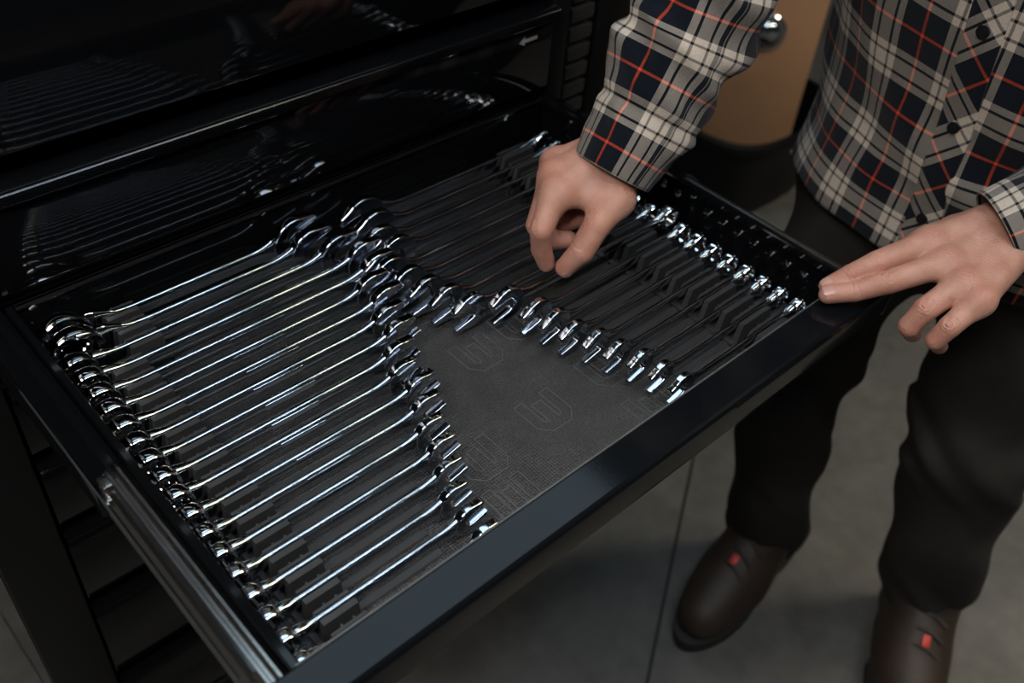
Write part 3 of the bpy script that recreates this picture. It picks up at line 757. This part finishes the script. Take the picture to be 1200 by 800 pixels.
shirt_pts = [(1.040, .314, .795), (1.038, .310, .870), (1.026, .308, .960), (1.005, .303, 1.080), (.980, .295, 1.200), (.955, .285, 1.310), (.940, .285, 1.390)]
def wr_torso(s, a, L, P):
    q = Vector((math.cos(a) * 1.2, math.sin(a) * 1.2, s * 3.2))
    w = .016 * noise.noise(q * 1.1 + Vector((3, 1, 7))) + .007 * noise.noise(q * 2.8 + Vector((9, 4, 1)))
    # drag lines running obliquely across the front, gathered at the waist side
    ph = s * 55 + math.sin(a) * 6
    w += .0070 * math.sin(ph) * max(0, math.sin(a + 1.0)) ** 2 * math.exp(-((s - .13) / .07) ** 2)
    # hem flares slightly
    w += .004 * math.exp(-s / .05)
    return w
shirt = cloth_tube('shirt', shirt_pts, [.156, .158, .160, .164, .160, .140, .075], 'plaid', person, 110, 150, (-1, 0, 0), wr_torso, uvo=(.020, .012), flat=(.90, 1.27), uvscale=.195, vs_k=.88)

def sleeve(pts, radii, ref, seedv, uvo, folds):
    def wr(s, a, L, P):
        q = Vector((math.cos(a), math.sin(a), s * 14)); w = .0060 * noise.noise(q * 1.0 + Vector((seedv, 0, 0))); q2 = Vector((math.cos(a) * 1.6, math.sin(a) * 1.6, s * 34 + 1.6 * math.sin(a + seedv))); w += .0075 * noise.noise(q2 + Vector((0, seedv, 3)))
        for s0, wd, amp, ph, tw in folds:
            x = s - s0 - tw * math.sin(a - ph)
            w += amp * (math.exp(-(x / wd) ** 2) - .55 * math.exp(-((x - 1.7 * wd) / wd) ** 2)) * (.6 + .4 * math.cos(a - ph))
        # stitched cuff: slimmer, ends at 6 cm
        if s < .058: w = w * (s / .058) ** 1.5
        w += -.0035 * math.exp(-((s - .062) / .006) ** 2)
        return w
    return cloth_tube('sleeve', pts, radii, 'plaid', shirt_root, 120, 88, ref, wr, uvo=uvo, uvscale=.056, vs_k=1.15)
shirt_root = shirt
sleeve([(.612, .4765, .917), (.643, .4770, .962), (.683, .4770, 1.030), (.714, .4770, 1.110), (.758, .482, 1.212), (.845, .465, 1.310), (.935, .440, 1.375)],
       [.0385, .0465, .0560, .0510, .0520, .0660, .0800], (-.3, -1, .2), 1.3, (.03, .055),
       [(.085, .009, .007, 2.5, .03), (.122, .010, .006, -.6, -.028), (.160, .011, .007, 1.6, .035), (.205, .012, .006, -1.2, -.03), (.27, .018, .008, 2.2, .03)])
sleeve([(.836, .2050, .909), (.880, .1720, .945), (.940, .1300, 1.005), (1.030, .080, 1.095), (1.010, .085, 1.230), (.960, .110, 1.350)],
       [.0400, .0470, .0560, .0640, .0680, .0760], (-.2, .6, 1), 5.1, (.01, .03),
       [(.080, .010, .007, 1.5, .02), (.125, .012, .009, -.6, -.018), (.175, .014, .010, .6, .025)])

# placket: bias-cut strip down the front with buttons
def placket():
    vs_, uv, fs = [], [], []
    zs = np.linspace(.805, 1.34, 60); W = .034
    dep = bpy.context.evaluated_depsgraph_get
    me = shirt.data
    co = np.empty(len(me.vertices) * 3); me.vertices.foreach_get('co', co); co = co.reshape(-1, 3) + PO
    nu = 9
    grid = []
    for z in zs:
        for j in range(nu):
            y = .292 + W * (j / (nu - 1) - .5) + .02 * (z - .9)
            m = (np.abs(co[:, 2] - z) < .012) & (np.abs(co[:, 1] - y) < .014) & (co[:, 0] < 1.02)
            x = co[m, 0].mean() if m.any() else .93
            grid.append((x, y, z))
    g = np.array(grid).reshape(len(zs), nu, 3)
    k = np.ones(7) / 7
    for j in range(nu): g[:, j, 0] = np.convolve(np.pad(g[:, j, 0], 3, mode='edge'), k, 'valid')
    for i, z in enumerate(zs):
        for j in range(nu):
            off = .0036 if 0 < j < nu - 1 else .0022
            vs_.append(Vector(g[i, j]) + Vector((-off, 0, 0)) - Vector(PO)); uv.append((W * j / (nu - 1), z))
    n1 = len(vs_)
    for i in range(len(zs)):
        for j in range(nu): vs_.append(Vector(vs_[i * nu + j]) + Vector((.006, 0, 0))); uv.append(uv[i * nu + j])
    for i in range(len(zs) - 1):
        for j in range(nu - 1):
            fs.append((i * nu + j, (i + 1) * nu + j, (i + 1) * nu + j + 1, i * nu + j + 1))
        for e in (0, nu - 1): fs.append((i * nu + e, (i + 1) * nu + e, n1 + (i + 1) * nu + e, n1 + i * nu + e))
    o = mesh_obj('placket', vs_, fs, 'plaid_bias', shirt, ang=60, uv=uv)
    for z in (.850, .955, 1.055, 1.155, 1.255):
        i = int(np.argmin(abs(zs - z))); p = g[i, nu // 2] - PO
        bm = bmesh.new()
        bmesh.ops.create_cone(bm, cap_ends=True, segments=24, radius1=.0062, radius2=.0055, depth=.0026, matrix=Matrix.Translation((p[0] - .0048, p[1], p[2])) @ Matrix.Rotation(-math.pi / 2, 4, 'Y'))
        r = bmesh.ops.create_cone(bm, cap_ends=True, segments=20, radius1=.0040, radius2=.0036, depth=.0012, matrix=Matrix.Translation((p[0] - .0063, p[1], p[2])) @ Matrix.Rotation(-math.pi / 2, 4, 'Y'))
        bm_obj('button', bm, 'button', shirt)
placket()

# ---- trousers
def trousers():
    h = .006; F = Field((.80, -.02, .055), (1.30, .56, .96), h); c = F.cone
    D = F.ell((1.050, .310, .86), (.122, .170, .16))
    R_ = smin(c((1.035, .400, .84), (.962, .385, .50), .094, .068), c((.962, .385, .50), (1.040, .372, .115), .066, .062), .03)
    L_ = smin(c((1.070, .215, .84), (1.065, .175, .50), .098, .079), c((1.065, .175, .50), (1.140, .140, .145), .077, .072), .03)
    D = smin(D, smin(R_, L_, .015), .05)
    D = np.maximum(D, -(F.Z - .085)); D = np.maximum(D, F.Z - .945)
    # folds: bands around knee and ankle
    ang_ = np.arctan2(F.Y - .27, F.X - 1.06)
    z = F.Z; w = .006 * np.sin(z * 66 + 46 * F.X - 58 * F.Y + 2.2 * np.sin(z * 23 + 2 * ang_)) * (.8 * np.exp(-((z - .50) / .08) ** 2) + .6 * np.exp(-((z - .20) / .085) ** 2) + .5 * np.exp(-((z - .78) / .06) ** 2))
    w += .005 * np.sin(z * 38 + F.X * 45 + F.Y * 25)
    D = D + w.astype(np.float32)
    V, Q = surface_nets(D.astype(np.float32), F.lo, h); V = relax(V, Q, 2, .5)
    return mesh_obj('trousers', V - PO, Q, 'denim', person, ang=180)
trousers()

# ---- boots
def boot(ankle, toe_dir, labelled=None):
    ax, ay = ankle; d = np.array([math.cos(toe_dir), math.sin(toe_dir)]); s = np.array([-d[1], d[0]])
    h = .0045; lo = (min(ax, ax + d[0] * .24) - .10, min(ay, ay + d[1] * .24) - .10, .010); hi = (max(ax, ax + d[0] * .24) + .10, max(ay, ay + d[1] * .24) + .10, .25)
    F = Field(lo, hi, h)
    def P(u, v, z): return (ax + d[0] * u + s[0] * v, ay + d[1] * u + s[1] * v, z)
    n3 = (0, 0, 1.0)
    D = F.cone(P(.004, 0, .215), P(-.010, 0, .08), .043, .049)
    D = smin(D, F.cone(P(-.03, 0, .062), P(.05, 0, .060), .043, .050), .03)
    D = smin(D, F.cone(P(0, 0, .15), P(.12, .002, .062), .045, .046), .04)
    D = smin(D, F.cone(P(.09, 0, .055), P(.165, .002, .054), .050, .043), .03)
    D = np.maximum(D, -(F.Z - .026)); D = np.maximum(D, F.Z - .235)
    V, Q = surface_nets(D.astype(np.float32), F.lo, h); V = relax(V, Q, 2, .5)
    o = mesh_obj('boot', V - PO, Q, 'boot_leather', person, ang=180)
    # welted sole
    out = []
    for k in range(40):
        a = 2 * math.pi * k / 40; u, v = math.cos(a), math.sin(a)
        w = .050 if u > 0 else .043
        out.append((.070 + u * .150, v * (w + .006) * (1 - .12 * math.exp(-((u + .1) / .3) ** 2))))
    bm = bmesh.new()
    lo_ = [bm.verts.new(Vector(P(u * .98, v * .97, 0)) - Vector(PO)) for u, v in out]; hi_ = [bm.verts.new(Vector(P(u, v, .030)) - Vector(PO)) for u, v in out]
    for k in range(40): bm.faces.new((lo_[k], lo_[(k + 1) % 40], hi_[(k + 1) % 40], hi_[k]))
    bm.faces.new(lo_[::-1]); bm.faces.new(hi_)
    bm_obj('sole', bm, 'boot_sole', o)
    for k in range(5):
        tt_ = .02 + k * .17; u = .12 * tt_ + .030; z = .150 - .088 * tt_ + .026
        tube_mesh('lace', [Vector(P(u - .012, -.028, z - .004)) - Vector(PO), Vector(P(u, 0, z + .013)) - Vector(PO), Vector(P(u + .004, .028, z - .004)) - Vector(PO)], .0032, 'lace', o, n=8, seg=9)
    bm = bmesh.new(); c = Vector(P(.106, 0, .134)) - Vector(PO)
    add_box(bm, (-.009, -.006, -.002), (.009, .006, .003), .002)
    bmesh.ops.transform(bm, matrix=Matrix.Translation(c) @ Matrix.Rotation(toe_dir, 4, 'Z') @ Matrix.Rotation(.55, 4, 'Y'), verts=bm.verts)
    bm_obj('tongue_tag', bm, 'red_tag', o)
    return o
boot((1.140, .135), math.radians(208)); boot((1.045, .372), math.radians(185))
# hair cap
def hair():
    F = Field((.74, .18, 1.55), (1.0, .39, 1.79), .006)
    D = F.ell((.872, .285, 1.648), (.106, .085, .116)); D = np.maximum(D, -F.ell((.865, .285, 1.635), (.094, .073, .108)))
    D = np.maximum(D, (1.60 + (F.X < .83) * .085) - F.Z)
    V, Q = surface_nets(D.astype(np.float32), F.lo, .006); V = relax(V, Q, 2, .5)
    mesh_obj('hair', V - PO, Q, 'hair', person, ang=180)
hair()

# ------------------------------------------------------------------ things behind the drawer
# ribbed black case standing against the cabinet's side
e = empty('ribbed_case', (.835, .78, 0)); tag(e, 'tall black ribbed plastic case standing beside the tool cabinet', 'case')
box('case_body', (-.055, -.070, 0), (.055, .16, 1.30), 'black_plastic', e, .006)
for k in range(54):
    box('rib', (-.050, -.078, .01 + k * .0235), (-.012, -.068, .0275 + k * .0235), 'black_plastic', e, .003)
box('edge_strip', (-.006, -.080, 0), (.050, -.069, 1.30), 'black_satin', e, .003)

# black tub with a tan board standing in it, further back on the floor
tub = empty('storage_tub', (2.02, 1.20, 0)); tag(tub, 'black plastic tub on the floor holding a tan board', 'tub')
bm = bmesh.new(); nR = 40
rings = [(.20, 0), (.225, .20), (.240, .205), (.240, .222), (.222, .225), (.195, .02)]
vv = []
for r, z in rings:
    vv.append([bm.verts.new((math.copysign(abs(math.cos(2 * math.pi * k / nR)) ** .6, math.cos(2 * math.pi * k / nR)) * r, math.copysign(abs(math.sin(2 * math.pi * k / nR)) ** .6, math.sin(2 * math.pi * k / nR)) * r * .85, z)) for k in range(nR)])
for a, b in zip(vv[:-1], vv[1:]):
    for k in range(nR): bm.faces.new((a[k], a[(k + 1) % nR], b[(k + 1) % nR], b[k]))
bm.faces.new(vv[0][::-1]); bm.faces.new(vv[-1])
bm_obj('tub_shell', bm, 'black_satin', tub)
for sg in (-1, 1): tube_mesh('tub_handle', [(-.06, sg * .205, .19), (-.05, sg * .235, .17), (.05, sg * .235, .17), (.06, sg * .205, .19)], .008, 'black_plastic', tub, n=10)
bd = empty('tan_board', (2.03, 1.19, .021)); bd.rotation_euler = (0, 0, math.radians(-52)); tag(bd, 'tan wooden board with a round steel cap standing in the black tub', 'board')
box('panel', (-.170, -.011, 0), (.130, .011, .95), 'tan_board', bd, .004)
capd = bmesh.new(); prof = [(0, .020), (.018, .019), (.027, .014), (.030, .008), (.034, .010), (.043, .009), (.047, .005), (.047, 0)]
nn = 40; rows = []
for r, d in prof[1:]:
    rows.append([capd.verts.new((r * math.cos(2 * math.pi * k / nn), -.011 - d, r * math.sin(2 * math.pi * k / nn))) for k in range(nn)])
ce = capd.verts.new((0, -.011 - .020, 0))
for k in range(nn): capd.faces.new((ce, rows[0][k], rows[0][(k + 1) % nn]))
for a, b in zip(rows[:-1], rows[1:]):
    for k in range(nn): capd.faces.new((a[k], b[k], b[(k + 1) % nn], a[(k + 1) % nn]))
bmesh.ops.translate(capd, verts=capd.verts, vec=(.004, 0, .385))
bm_obj('round_cap', capd, 'chrome', bd)
